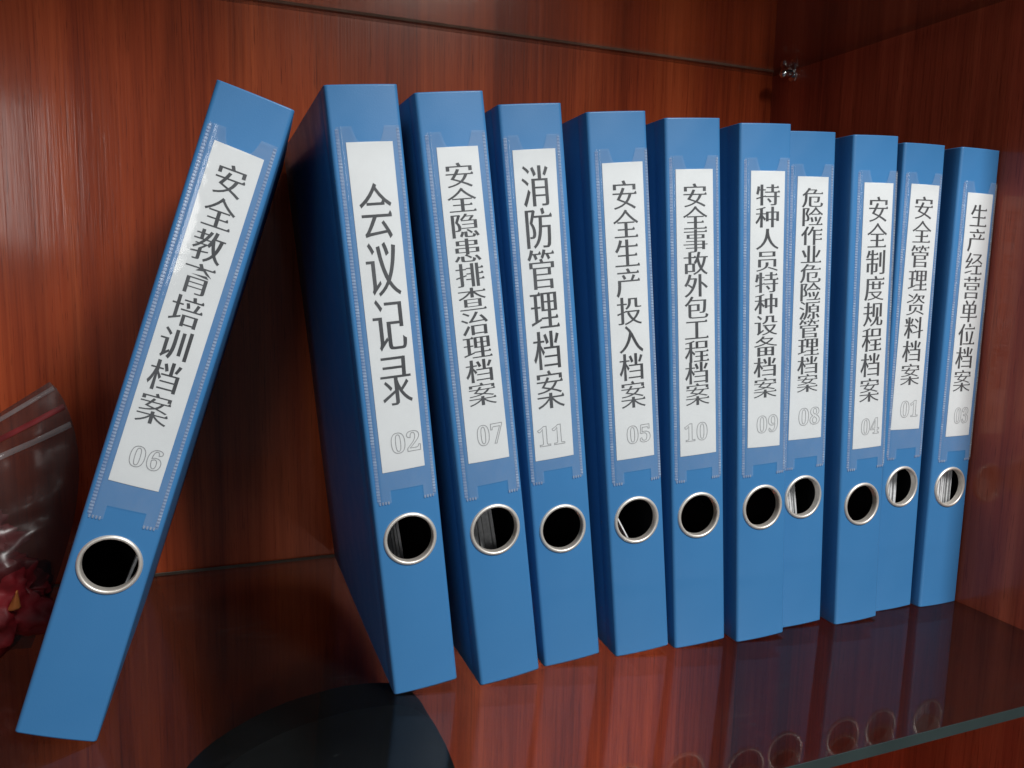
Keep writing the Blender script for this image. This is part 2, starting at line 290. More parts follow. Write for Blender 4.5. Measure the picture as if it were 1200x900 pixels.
# ---------------------------------------------------------------- lettering data (outlines, 1000 units to the em)
# one entry per character code: its closed outlines, each a flat list x0, y0, x1, y1, ...
GLYPH_OUTLINES = {
19994: [[838,606,765,432,680,271,763,228,850,387,931,563], [73,575,147,398,201,239,305,278,245,434,170,604], [566,814,566,33,436,33,436,815,321,815,321,33,41,33,41,-15,962,-15,964,37,926,91,866,33,680,33,680,814]],
20107: [[115,118,115,85,440,85,441,7,431,-32,436,-32,286,-33,302,-70,425,-69,487,-63,517,-58,544,-38,554,3,554,85,756,85,756,41,870,41,870,219,974,219,974,253,870,253,870,378,554,378,554,475,854,475,854,626,554,626,554,711,954,711,956,751,918,805,858,747,554,747,554,827,440,827,440,747,48,747,48,711,440,711,440,626,153,626,153,475,440,475,440,378,124,378,124,349,440,349,440,253,29,253,29,219,440,219,440,118], [263,599,440,599,440,502,263,502], [554,599,740,599,740,502,554,502], [554,349,756,349,756,253,554,253], [554,219,756,219,756,118,554,118]],
20135: [[259,601,303,532,333,467,423,508,387,572,341,635], [672,630,640,553,587,451,105,451,105,327,104,272,100,212,92,150,78,88,58,27,27,-29,105,-94,146,-29,178,41,200,115,213,189,219,260,221,325,221,403,947,403,949,455,911,509,851,451,687,451,775,594], [422,809,450,766,479,707,91,707,91,661,921,661,923,711,885,765,825,707,593,707,553,786,515,834]],
20154: [[438,824,435,736,423,597,390,436,326,269,216,111,45,-19,75,-47,98,-76,215,-3,309,79,385,171,444,270,488,373,503,422,517,377,562,274,622,173,700,79,797,-2,919,-73,938,-42,964,-13,812,90,706,221,635,360,589,495,564,610,553,690,559,824]],
20250: [[137,-49,283,-26,763,16,828,-80,910,-30,851,50,768,141,683,222,614,185,735,59,265,23,382,141,496,277,937,277,939,328,901,382,841,324,70,324,70,277,378,277,273,147,206,73,167,34,119,6], [706,558,664,517,256,517,399,619,504,716,610,623], [706,558,743,533,760,524,724,575], [760,524,827,488,921,446,964,500,801,575,658,671,552,765,578,799,492,836,448,777,387,711,314,648,231,589,141,535,44,489,68,462,86,432,245,517,245,473,760,473,762,521]],
20301: [[350,645,350,598,933,598,935,649,897,703,837,645], [420,494,459,279,484,85,593,118,566,302,523,518], [558,814,582,741,598,674,704,705,660,841], [307,21,307,-25,974,-25,976,25,938,79,878,21,763,21,821,265,868,504,754,523,716,281,657,21], [269,830,208,692,127,554,27,433,76,350,136,416,161,447,161,-65,274,-65,270,597,322,701,366,801]],
20316: [[508,822,455,689,384,556,299,446,368,386,445,482,526,614,556,614,556,-66,670,-66,670,177,971,177,973,226,935,280,875,222,670,222,670,400,958,400,960,447,922,501,862,443,670,443,670,614,981,614,983,664,945,718,885,660,552,660,608,795], [268,831,207,692,126,554,26,433,76,348,160,449,160,-65,273,-65,269,595,321,699,366,800]],
20837: [[289,760,381,677,441,600,403,460,358,339,301,231,231,135,146,51,43,-16,107,-71,205,-8,292,65,368,150,433,249,488,361,521,455,558,383,611,279,669,177,739,84,824,1,941,-77,955,-32,973,7,827,130,734,266,658,411,580,558,479,697,336,826]],
20840: [[481,848,431,777,366,700,290,628,207,562,120,504,28,456,51,429,68,401,178,464,178,417,442,417,442,235,184,235,184,194,442,194,442,3,57,3,57,-39,948,-39,950,7,912,61,852,3,558,3,558,194,828,194,830,239,792,293,732,235,558,235,558,417,828,417,828,463,935,395,953,427,976,455,818,550,674,663,550,790,564,810], [179,458,310,551,413,638,501,733,596,636,700,550,828,458]],
21046: [[657,735,657,207,766,207,766,735], [827,-9,687,-10,704,-64,821,-61,882,-55,914,-48,939,-22,947,23,947,817,835,817,836,25], [475,52,387,52,400,11,490,13,535,17,562,22,582,43,588,75,588,338,380,338,380,466,623,466,625,513,587,567,527,509,380,509,380,640,584,640,586,687,548,741,488,683,380,683,380,823,270,823,270,683,197,683,225,787,122,808,101,724,71,634,34,564,124,526,179,640,270,640,270,509,26,509,26,466,270,466,270,338,72,338,72,15,178,15,178,296,270,296,270,-66,380,-66,380,296,481,296,482,80]],
21253: [[286,839,224,717,137,596,33,498,98,441,190,526,290,647,778,647,768,412,757,287,735,211,727,204,724,204,612,207,621,181,623,162,758,161,793,163,847,202,864,247,880,402,892,669,893,692,324,692,385,810], [288,476,513,476,513,287,288,287], [176,517,176,80,183,28,205,-10,240,-29,279,-38,331,-44,400,-46,780,-46,838,-44,881,-38,917,-25,948,3,968,49,977,95,920,114,869,140,865,96,861,65,857,40,845,16,817,2,778,-1,395,-1,348,1,312,7,290,23,285,43,287,61,288,82,288,246,624,246,624,517]],
21333: [[240,450,440,450,440,316,240,316], [555,450,766,450,766,316,555,316], [240,616,440,616,440,484,240,484], [555,616,766,616,766,484,555,484], [693,831,655,756,589,654,356,665,412,697,367,765,309,833,234,797,283,731,329,654,129,654,129,278,440,278,440,157,35,157,35,113,440,113,440,-66,555,-66,555,113,968,113,970,161,932,215,872,157,555,157,555,278,880,278,880,654,695,654,793,798]],
21361: [[347,721,577,721,500,589,247,589], [295,833,243,735,155,617,36,510,64,484,88,453,149,503,149,407,148,338,142,265,129,189,108,114,76,40,26,-30,95,-89,155,-15,200,66,231,154,249,242,258,328,261,406,261,546,960,546,962,593,924,647,864,589,608,589,659,666,696,732,641,768,623,762,375,760,404,815], [328,424,328,50,334,4,353,-30,383,-46,417,-52,458,-56,514,-58,801,-58,851,-56,889,-51,923,-36,951,-2,968,49,975,102,918,122,868,149,865,94,860,57,858,30,852,7,831,-10,798,-15,515,-15,452,-6,449,0,438,54,439,384,714,384,702,258,679,189,691,192,668,186,549,192,557,167,558,151,701,149,734,151,767,159,797,197,814,277,825,406,826,424]],
21592: [[287,743,716,743,716,603,287,603], [171,782,171,564,836,564,836,782], [436,314,436,236,435,197,425,154,395,104,330,53,223,7,66,-33,101,-77,273,-30,388,17,467,65,519,118,546,176,554,233,554,314], [526,76,731,-2,912,-82,942,-31,760,43,552,115], [136,448,136,105,251,105,251,404,757,404,757,112,875,112,875,448]],
22521: [[436,616,466,536,483,461,579,493,559,565,525,642], [408,276,408,-66,516,-66,516,-23,787,-23,787,-63,897,-63,897,276], [516,19,516,235,787,235,787,19], [581,819,609,713,359,713,359,671,947,671,949,717,911,771,851,713,717,713,698,789,682,836], [767,646,740,552,694,432,321,432,321,390,979,390,981,436,943,490,883,432,794,432,866,619], [24,115,42,55,377,191,367,243,250,198,250,538,364,538,364,583,250,583,250,815,143,815,143,583,25,583,25,538,143,538,143,157]],
22791: [[700,701,602,615,498,550,403,610,332,676,357,701], [353,834,300,756,206,664,78,584,101,560,119,534,205,582,274,631,343,572,433,514,297,464,164,427,25,402,38,375,45,352,208,385,355,427,499,486,634,433,777,396,944,367,954,389,972,415,831,436,698,468,564,513,667,580,748,646,811,720,766,749,748,743,400,741,452,815], [267,142,441,142,441,5,267,5], [267,177,267,304,441,304,441,177], [727,142,727,5,556,5,556,142], [727,177,556,177,556,304,727,304], [151,344,151,-67,267,-67,267,-35,727,-35,727,-65,846,-65,846,344]],
22806: [[211,833,171,676,111,524,33,403,111,344,165,420,216,510,266,629,421,629,388,472,344,347,203,449,161,402,249,337,318,278,240,158,149,60,41,-13,70,-41,95,-73,203,-3,298,82,382,191,452,326,506,486,540,659,472,679,459,675,283,674,320,812], [592,827,592,-66,708,-66,708,448,808,357,901,255,968,312,854,424,717,536,708,530,708,827]],
23433: [[406,810,453,712,74,712,74,535,187,535,187,667,810,667,810,535,927,535,927,712,570,712,509,835], [647,391,611,308,571,240,513,172,314,245,409,391], [297,391,190,234,474,128,353,60,228,13,80,-21,115,-70,281,-27,417,25,539,98,716,12,859,-71,913,-14,771,63,599,140,662,209,713,285,763,391,954,391,956,440,918,494,858,436,438,436,510,582,402,604,374,538,321,436,50,436,50,391]],
24037: [[33,59,33,10,970,10,972,63,934,117,874,59,558,59,558,663,919,663,921,718,883,772,823,714,85,714,85,663,437,663,437,59]],
24230: [[367,631,367,544,206,544,206,508,367,508,367,342,794,342,794,508,956,508,958,548,920,602,860,544,794,544,794,631,682,631,682,544,477,544,477,631], [682,508,682,376,477,376,477,508], [767,216,707,155,650,109,580,71,510,111,456,156,399,216], [220,252,220,216,379,205,335,180,378,134,435,90,514,40,351,-1,184,-24,203,-64,343,-44,462,-19,575,17,684,-22,798,-49,936,-71,945,-51,961,-27,801,-4,643,39,742,100,816,161,871,234,826,258,808,253], [465,813,504,728,107,728,107,468,106,389,102,303,94,214,80,125,58,39,27,-34,119,-80,155,-1,183,93,202,191,213,289,219,383,220,469,220,683,967,683,969,732,931,786,871,728,619,728,566,838]],
24405: [[136,320,236,254,318,184,370,236,284,300,180,361], [434,-29,298,-29,314,-69,432,-68,492,-63,544,-37,547,-39,556,0,556,198,579,170,634,116,695,69,761,28,832,-5,918,-36,932,-10,952,15,847,55,755,110,672,178,775,247,872,322,808,369,726,296,636,227,586,296,552,369,556,408,959,408,959,449,822,449,840,770,764,777,752,773,115,771,115,728,722,728,716,610,145,610,145,567,714,567,706,449,48,449,48,408,442,408,442,195,62,43,94,-10,442,140,444,5]],
24739: [[263,165,263,31,268,-5,285,-32,311,-43,339,-47,374,-50,421,-51,626,-51,663,-50,692,-47,721,-38,745,-12,759,30,765,71,709,90,661,116,658,46,633,-7,621,-10,427,-11,381,-6,386,-5,377,34,378,165], [730,159,811,61,866,-31,952,13,888,104,803,195], [162,184,135,125,96,58,49,4,123,-40,173,14,219,83,251,146], [252,719,443,719,443,602,252,602], [560,719,751,719,751,602,560,602], [101,485,101,298,443,298,443,224,428,230,395,195,504,138,593,71,637,119,567,167,476,217,560,228,560,298,904,298,904,485,560,485,560,571,868,571,868,751,560,751,560,827,443,827,443,751,139,751,139,571,443,571,443,485], [216,454,443,454,443,329,216,329], [560,454,785,454,785,329,560,329]],
25237: [[156,-16,48,-16,62,-59,166,-58,217,-53,245,-47,268,-25,275,14,275,315,376,345,369,393,275,365,275,581,400,581,400,625,275,625,275,827,164,827,164,625,27,625,27,581,164,581,164,335,21,296,37,243,164,281,166,18], [454,791,454,694,453,659,448,624,439,588,422,550,392,510,341,473,388,422,448,460,493,499,527,544,548,593,560,643,563,691,563,747,700,747,700,574,702,537,711,508,730,489,753,483,776,482,805,482,888,482,961,488,957,528,888,521,808,525,815,525,810,573,810,791], [782,341,738,261,690,195,631,138,574,196,526,262,483,341], [357,385,357,341,429,330,397,311,441,232,500,157,570,87,486,41,395,3,293,-25,308,-52,316,-76,434,-42,534,-3,628,49,716,-3,811,-42,927,-75,939,-50,958,-23,859,4,770,41,692,86,777,168,849,262,898,367,845,390,827,386]],
25490: [[156,-15,61,-16,75,-60,171,-57,218,-52,245,-47,266,-25,273,13,273,312,390,347,383,393,273,362,273,581,381,581,381,625,273,625,273,827,163,827,163,625,36,625,36,581,163,581,163,332,27,296,38,242,163,279,165,17], [361,240,361,197,531,197,531,-66,642,-66,642,820,531,820,531,656,382,656,382,614,531,614,531,448,385,448,385,407,531,407,531,240], [696,820,696,-67,806,-67,806,194,981,194,983,241,945,295,885,237,806,237,806,407,960,407,962,452,924,506,864,448,806,448,806,614,969,614,971,660,933,714,873,656,806,656,806,820]],
25925: [[620,597,794,597,768,462,736,351,705,281,674,355,640,465,614,582], [66,378,66,-23,174,-23,174,46,461,46,461,375,488,353,526,406,544,436,583,310,646,171,586,102,502,34,389,-24,425,-81,537,-23,627,36,697,105,758,33,833,-28,924,-81,944,-50,967,-22,881,31,811,100,758,172,820,287,869,424,907,597,980,597,980,642,637,642,681,813,572,831,536,679,483,532,410,414,463,378,320,378,320,588,500,588,502,636,464,690,404,632,320,632,320,827,207,827,207,632,23,632,23,588,207,588,207,378], [174,334,351,334,351,90,174,90]],
25945: [[521,518,465,414,448,426,426,419,317,418,402,518], [521,518,544,518,544,558,538,558,531,536], [403,683,326,558,303,558,303,683], [403,683,428,683,428,722,422,722,410,694], [227,-26,117,-27,131,-66,233,-65,285,-61,313,-57,335,-37,342,-2,342,162,551,185,551,224,342,202,342,278,403,323,477,392,536,341,574,398,590,425,621,313,674,179,621,108,546,37,444,-25,484,-84,584,-26,664,35,724,100,776,32,842,-29,923,-84,944,-50,970,-21,893,35,833,106,786,180,841,293,884,428,918,597,980,597,980,641,681,641,721,813,611,831,579,682,538,558,436,558,506,674,558,784,461,811,422,722,303,722,303,827,195,827,195,722,63,722,63,683,195,683,195,558,21,558,21,518,302,518,204,418,104,418,104,383,176,383,32,294,80,242,175,302,275,383,380,383,310,321,233,263,233,191,22,172,28,128,233,150,234,3], [660,597,803,597,781,470,754,365,734,309,697,421]],
26009: [[41,747,73,643,89,547,183,570,163,667,128,771], [358,774,332,668,299,567,378,542,416,638,455,749], [511,723,605,654,679,581,721,641,643,708,546,771], [459,473,559,408,640,338,677,398,592,461,489,518], [28,491,28,447,177,447,132,325,80,214,19,119,69,24,155,170,205,317,189,-66,297,-66,297,280,375,148,437,222,297,407,297,447,461,447,463,495,425,549,365,491,297,491,297,824,189,824,189,491], [425,188,433,143,746,200,746,-66,856,-66,856,220,982,242,974,287,856,266,856,827,746,827,746,246]],
26597: [[314,231,681,231,681,121,314,121], [314,365,681,365,681,257,314,257], [202,393,202,93,797,93,797,393], [55,7,55,-35,949,-35,951,11,913,65,853,7], [441,827,441,700,38,700,38,660,391,660,280,555,163,474,35,415,75,366,220,437,353,528,441,617,441,450,553,450,553,619,642,532,777,443,926,374,942,401,962,426,834,481,715,559,601,660,963,660,965,704,927,758,867,700,553,700,553,827]],
26696: [[33,217,33,179,425,179,298,89,172,27,34,-16,68,-61,216,-10,349,57,441,127,441,-66,554,-66,554,132,649,59,785,-10,937,-63,973,-16,832,27,704,89,574,179,968,179,970,221,932,275,872,217,554,217,554,300,441,300,441,217], [426,811,462,752,61,752,61,634,170,634,170,714,833,714,833,634,944,634,944,752,566,752,508,841], [671,548,603,474,515,415,300,454,394,548], [197,438,430,388,258,344,52,325,69,289,260,308,408,334,538,374,715,329,863,282,908,319,779,356,607,397,693,461,765,548,959,548,961,587,923,641,863,583,431,583,488,656,406,683,332,583,45,583,45,548,307,548]],
26723: [[833,770,794,656,744,547,830,520,881,621,934,741], [387,738,434,627,469,523,562,561,524,661,474,771], [174,827,174,613,28,613,28,568,167,568,127,420,76,286,13,175,65,86,123,183,169,284,190,384,174,-66,283,-66,268,409,343,263,402,338,283,503,283,568,409,568,409,613,283,613,283,827], [350,50,350,4,823,4,823,-58,935,-58,935,458,713,458,713,824,602,824,602,458,373,458,373,411,823,411,823,256,385,256,385,214,823,214,823,50]],
27835: [[100,782,208,722,301,660,340,716,244,771,135,826], [37,507,144,448,236,390,273,444,179,499,71,553], [59,-9,139,-73,233,85,321,250,249,315,151,137], [351,310,351,-68,462,-68,462,-24,783,-24,783,-65,897,-65,897,310], [462,20,462,265,783,265,783,20], [313,413,437,432,825,460,868,384,953,433,864,568,747,708,672,670,733,595,801,501,429,481,542,641,638,805,537,835,479,719,415,610,370,545,339,497,296,463]],
28040: [[847,809,804,720,752,633,834,598,887,677,941,772], [346,767,401,676,437,590,528,635,486,718,427,805], [83,784,183,720,263,652,309,709,224,771,122,828], [35,517,138,454,223,386,265,443,178,505,72,562], [61,-13,145,-76,229,84,306,249,229,311,143,133], [472,325,803,325,803,190,472,190], [472,364,472,497,803,497,803,364], [795,-16,664,-16,679,-61,794,-60,854,-55,884,-49,907,-26,914,13,914,542,698,542,698,828,585,828,585,542,360,542,360,-67,472,-67,472,152,803,152,805,18]],
28304: [[556,420,824,420,824,306,556,306], [556,562,824,562,824,450,556,450], [488,199,443,110,381,26,454,-22,521,70,579,173], [782,176,840,78,883,-8,973,32,868,209], [84,783,179,720,261,659,303,715,124,829], [35,513,216,399,255,453,170,506,72,559], [50,-14,139,-69,214,86,282,247,198,306,123,130], [319,778,319,517,318,431,312,338,301,242,281,147,250,55,206,-27,287,-79,339,9,379,109,406,215,421,321,428,423,430,517,430,736,970,736,972,782,934,836,874,778], [624,-27,517,-28,529,-66,632,-66,684,-62,732,-35,733,-38,740,-3,740,274,932,274,932,594,703,594,741,678,630,701,600,594,450,594,450,274,630,274,631,3]],
29305: [[455,206,523,124,570,46,645,95,591,170,520,245], [738,-17,600,-18,615,-67,731,-65,792,-60,844,-31,848,-30,855,12,855,288,971,288,971,333,855,333,855,478,977,478,979,527,941,581,881,523,732,523,732,675,931,675,933,723,895,777,835,719,732,719,732,828,623,828,623,719,428,719,428,675,623,675,623,523,370,523,370,478,745,478,745,333,386,333,386,288,745,288,746,15], [77,754,66,641,48,525,25,438,114,389,135,466,157,575,193,575,193,301,32,255,44,198,193,246,193,-67,303,-67,303,282,404,315,400,364,303,334,303,575,398,575,398,621,303,621,303,826,193,826,193,621,164,621,177,737]],
29702: [[495,553,610,553,610,398,495,398], [713,553,828,553,828,398,713,398], [495,741,610,741,610,588,495,588], [713,741,828,741,828,588,713,588], [299,9,299,-34,986,-34,988,13,950,67,890,9,719,9,719,173,952,173,954,219,916,273,856,215,719,215,719,359,938,359,938,781,388,781,388,359,604,359,604,215,376,215,376,173,604,173,604,9], [21,85,35,28,381,144,371,197,261,160,261,426,362,426,362,470,261,470,261,715,377,715,379,763,341,817,281,759,27,759,27,715,151,715,151,470,37,470,37,426,151,426,151,124]],
29983: [[220,817,179,689,121,562,49,460,129,406,184,479,246,586,444,586,444,339,146,339,146,293,444,293,444,12,36,12,36,-35,968,-35,970,16,932,70,872,12,560,12,560,293,884,293,886,343,848,397,788,339,560,339,560,586,920,586,922,637,884,691,824,633,560,633,560,827,444,827,444,633,270,633,304,720,327,792]],
31181: [[634,569,634,305,531,305,531,569], [747,569,847,569,847,305,747,305], [634,825,634,616,422,616,422,197,531,197,531,258,634,258,634,-65,747,-65,747,258,847,258,847,203,958,203,958,616,747,616,747,825], [381,820,223,769,35,731,49,696,188,719,188,545,27,545,27,501,186,501,136,376,79,265,11,169,57,84,120,171,173,261,204,351,188,-65,299,-65,299,335,367,226,424,299,299,453,299,501,427,501,427,545,299,545,299,742,413,777]],
31243: [[551,746,815,746,815,536,551,536], [443,785,443,497,926,497,926,785], [429,196,429,157,625,157,625,0,362,0,362,-40,982,-40,984,4,946,58,886,0,737,0,737,157,938,157,940,200,902,254,842,196,737,196,737,343,960,343,962,387,924,441,864,383,406,383,406,343,625,343,625,196], [373,819,219,769,33,730,46,696,193,721,193,545,30,545,30,501,192,501,142,376,85,265,17,169,65,83,153,214,208,349,193,-65,305,-65,305,314,377,216,429,285,305,411,305,501,430,501,430,545,305,545,305,746,410,778]],
31649: [[192,425,192,-68,306,-68,306,-34,752,-34,752,-66,864,-66,864,155,306,155,306,250,811,250,811,425], [752,-1,306,-1,306,122,752,122], [432,609,463,546,82,546,82,407,193,407,193,513,820,513,820,407,934,407,934,546,568,546,525,629], [306,393,700,393,700,281,306,281], [148,836,124,764,86,686,40,624,118,581,158,631,209,716,238,716,278,639,294,596,383,627,339,716,503,716,505,749,467,803,407,745,226,745,251,816], [570,833,554,776,525,711,489,659,563,617,592,651,632,715,664,715,717,637,741,591,821,627,764,715,959,715,961,749,923,803,863,745,650,745,674,815]],
32463: [[25,42,35,-12,400,85,395,128], [39,429,97,446,227,466,158,374,116,323,76,274,28,242,47,186,131,215,397,272,398,313,178,273,303,425,410,581,329,634,253,507,141,496,236,645,313,795,218,839,172,726,121,624,84,562,60,516,21,483], [405,774,405,731,780,731,722,658,662,597,593,542,518,494,440,453,355,419,391,370,534,431,667,511,810,441,933,368,970,421,854,484,721,544,793,611,854,680,899,752,846,780,826,775], [412,319,412,276,611,276,611,5,352,5,352,-39,980,-39,982,9,944,63,884,5,723,5,723,276,933,276,935,323,897,377,837,319]],
32946: [[714,374,714,270,293,270,293,374], [180,411,180,-68,293,-68,293,106,714,106,716,8,705,-30,707,-30,528,-30,543,-67,684,-66,757,-61,812,-37,817,-37,827,3,827,411], [293,240,714,240,714,135,293,135], [425,813,473,727,43,727,43,686,342,686,255,611,208,573,173,548,128,530,145,477,282,496,744,524,832,441,895,488,793,576,654,686,960,686,962,731,924,785,864,727,588,727,522,841], [602,644,707,558,264,537,363,608,455,686,668,686]],
33829: [[330,423,679,423,679,308,330,308], [221,451,221,280,791,280,791,451], [71,576,71,408,179,408,179,542,827,542,827,408,937,408,937,576], [150,190,150,-70,260,-70,260,-31,755,-31,755,-68,867,-68,867,190], [260,6,260,150,755,150,755,6], [620,827,620,743,375,743,375,827,264,827,264,743,43,743,43,701,264,701,264,631,375,631,375,701,620,701,620,631,733,631,733,701,960,701,962,747,924,801,864,743,733,743,733,827]],
35268: [[457,778,457,272,567,272,567,738,805,738,805,272,918,272,918,778], [189,817,189,661,46,661,46,617,189,617,189,505,188,429,24,429,24,384,187,384,179,305,167,236,148,169,122,103,86,41,32,-17,92,-76,177,18,237,122,266,214,321,143,379,57,442,124,362,219,286,304,295,384,447,384,449,433,411,487,351,429,297,429,298,506,298,617,435,617,435,661,298,661,298,817], [633,627,633,448,630,370,618,289,593,207,549,125,477,44,368,-29,390,-54,406,-79,484,-35,545,8,597,54,640,104,674,157,683,201,668,25,674,-8,705,-36,777,-46,856,-46,890,-46,918,-43,946,-25,964,13,973,66,977,121,926,141,879,172,875,64,859,-6,859,-9,785,-12,786,-11,777,-3,772,36,772,277,724,277,737,369,741,447,741,627]],
35757: [[622,749,622,62,730,62,730,749], [830,802,830,-54,943,-54,943,802], [411,798,411,464,410,376,405,290,395,206,378,124,352,45,316,-25,363,-52,405,-84,449,-3,482,85,504,176,516,271,522,367,523,463,523,798], [93,770,190,682,269,598,323,659,241,739,141,821], [172,-68,223,-13,389,130,358,192,273,123,273,513,21,513,21,466,163,466,164,93,160,52,149,19,127,-9]],
35758: [[535,781,588,677,624,583,718,626,678,718,619,817], [110,767,178,688,232,611,300,667,243,739,171,814], [812,769,796,679,775,582,749,489,717,400,679,317,641,253,564,392,503,569,462,757,356,739,378,635,406,526,441,424,481,330,528,243,581,165,512,95,422,26,308,-34,345,-86,462,-26,557,37,637,109,719,35,816,-26,934,-81,951,-52,974,-25,863,27,770,95,696,168,753,252,802,342,843,440,877,542,904,650,924,751], [27,514,27,467,168,467,168,103,165,60,155,26,136,-1,183,-59,236,-10,417,122,393,181,279,102,279,514]],
35760: [[122,768,208,684,278,603,339,662,264,738,176,817], [195,-67,247,-18,420,109,398,169,299,102,299,513,27,513,27,466,187,466,188,95,184,54,172,21,150,-7], [400,757,400,708,797,708,797,429,419,429,419,56,424,11,442,-23,470,-41,501,-47,538,-50,586,-52,815,-52,861,-50,898,-45,932,-27,958,12,973,68,979,127,921,149,870,179,867,115,863,72,861,43,858,19,842,0,813,-6,590,-6,540,3,542,7,533,58,534,383,797,383,797,331,910,331,910,757]],
35774: [[119,776,203,693,272,613,329,672,258,748,170,824], [24,513,24,467,165,467,166,97,163,59,151,26,126,-2,168,-68,224,-16,406,122,380,182,276,106,276,513], [834,525,829,573,829,791,472,791,472,694,471,658,466,622,454,585,433,545,396,506,336,469,378,421,448,459,499,497,538,541,563,590,577,641,581,690,581,747,720,747,720,573,722,537,731,507,749,488,772,483,795,482,824,482,897,482,968,488,964,528,898,521], [799,341,756,258,708,189,649,132,590,191,542,259,499,341], [365,385,365,341,447,330,415,310,459,230,519,152,590,80,515,37,431,0,338,-27,352,-52,360,-75,469,-41,560,-5,646,44,731,-7,821,-44,933,-77,945,-53,962,-27,867,0,782,37,707,80,792,164,862,260,911,368,860,390,843,386]],
36164: [[82,762,203,706,304,642,339,692,235,750,111,800], [37,481,53,430,366,534,358,580], [163,359,163,106,275,106,275,315,733,315,733,113,849,113,849,359], [452,260,440,202,414,137,370,78,297,29,192,-7,46,-33,59,-56,64,-74,230,-43,343,-7,429,38,494,98,538,175,561,260], [514,85,722,8,903,-73,938,-24,757,52,543,124], [465,826,440,768,393,692,325,623,353,599,377,570,439,626,503,702,591,702,571,643,549,594,518,547,472,503,410,464,328,435,343,414,352,393,483,443,574,501,634,570,705,500,800,444,916,401,950,445,828,489,733,557,675,627,699,702,820,702,774,613,862,587,897,647,935,723,871,740,862,736,528,734,564,812]],
38450: [[588,807,628,677,730,707,688,831], [353,659,353,614,513,614,507,471,495,350,472,239,435,139,375,49,282,-24,307,-51,324,-79,411,-23,477,37,529,109,567,191,593,281,611,393,798,393,787,175,776,59,751,-15,762,-14,737,-21,600,-16,611,-44,612,-64,769,-65,807,-63,862,-25,880,18,899,164,911,414,911,436,616,436,625,614,971,614,973,663,935,717,875,659], [63,784,63,-67,172,-67,172,742,288,742,246,616,201,495,264,407,286,339,291,283,291,245,266,195,257,191,182,191,190,166,191,149,282,149,310,152,338,157,371,179,392,221,398,275,388,346,353,422,298,493,402,758,346,793,330,786]],
38505: [[409,341,446,226,467,118,562,146,538,250,500,363], [597,368,620,256,633,152,731,168,716,271,692,381], [172,211,172,745,267,745,186,511,246,424,267,357,271,302,271,264,246,214,240,211], [172,202,177,186,178,171,264,171,291,174,318,178,350,200,370,242,376,295,366,365,334,439,282,509,378,762,325,794,309,788,66,787,66,-64,172,-64], [795,568,742,517,479,517,578,619,653,717,734,624], [795,568,828,539,802,575], [828,539,837,530,949,445,987,511,873,594,773,692,699,784,712,811,624,842,553,718,453,598,330,499,374,439,461,510,461,478,838,478,840,521], [348,22,348,-19,975,-19,977,26,939,80,879,22,776,22,861,193,932,359,838,385,774,214,684,22]],
38544: [[459,155,459,17,463,-16,476,-42,499,-53,522,-55,549,-57,586,-58,733,-58,761,-58,784,-57,808,-51,829,-29,841,6,846,38,793,56,748,82,747,27,728,-18,727,-19,592,-20,560,-14,571,-16,564,20,565,155], [372,170,343,80,301,-4,380,-55,427,40,459,132], [541,211,628,142,701,74,750,122,674,185,585,248], [784,149,843,52,882,-39,969,-2,924,88,862,179], [523,822,490,764,433,687,358,617,384,594,388,585,390,550,810,550,810,442,414,442,414,411,810,411,810,296,385,296,385,263,919,263,919,583,722,583,785,658,832,723,787,752,772,746,578,745,615,806], [432,583,551,713,728,713,628,583], [62,784,62,-67,167,-67,167,742,270,742,188,503,248,417,269,352,273,297,274,260,249,212,242,208,171,208,179,183,180,167,267,169,294,172,320,175,352,196,373,237,379,290,369,359,336,432,284,501,381,759,328,790,310,785]],
48: [[280,-10,223,-5,175,10,135,36,102,71,77,114,58,165,40,255,34,359,40,463,58,552,77,603,102,645,135,679,175,704,224,719,281,724,335,719,382,704,422,679,468,625,500,552,519,462,525,358,519,254,500,165,468,91,421,36,381,10,334,-5], [280,55,313,64,337,91,353,135,366,231,370,358,366,485,353,580,337,624,313,650,281,659,248,650,223,624,207,580,194,485,189,358,194,231,207,135,223,91,247,64]],
49: [[97,0,97,53,179,53,202,57,217,67,226,87,229,118,229,619,161,544,130,522,100,515,78,520,59,535,46,559,42,589,110,613,196,666,266,718,378,718,378,118,381,91,388,70,403,57,429,53,510,53,510,0]],
50: [[35,0,35,103,183,254,238,313,278,365,306,412,324,457,334,503,337,553,332,602,316,637,291,656,259,663,228,658,205,644,188,620,172,565,167,490,115,496,75,513,55,531,43,557,39,589,45,624,64,656,94,684,137,706,192,719,259,724,328,719,385,704,430,680,462,646,482,606,488,558,485,524,476,490,434,418,355,328,230,205,130,110,363,110,392,115,416,128,435,150,446,179,454,210,513,210,508,0]],
51: [[243,-10,175,-6,121,7,79,27,51,52,34,80,28,110,34,144,54,168,81,183,113,188,122,132,147,92,186,68,236,60,268,63,297,73,322,91,342,118,355,156,359,207,349,259,319,301,288,322,250,334,204,338,142,338,142,400,208,400,248,405,280,418,304,441,327,487,335,547,330,595,314,632,288,655,252,663,220,657,198,641,182,615,173,583,166,508,111,513,70,530,45,557,36,597,42,631,61,661,92,687,135,708,190,720,257,724,323,719,380,705,426,682,460,649,481,609,488,561,483,519,468,481,444,449,395,409,335,381,416,355,454,331,485,300,506,258,513,206,507,150,491,104,464,66,430,37,389,16,343,1]],
52: [[180,0,180,53,208,53,240,56,266,66,284,87,290,125,290,186,13,186,13,247,297,714,436,714,436,252,540,252,540,186,436,186,436,125,442,87,460,66,487,56,518,53,531,53,531,0], [83,252,290,252,290,427,292,522,297,619,282,587,259,545,235,503,218,475]],
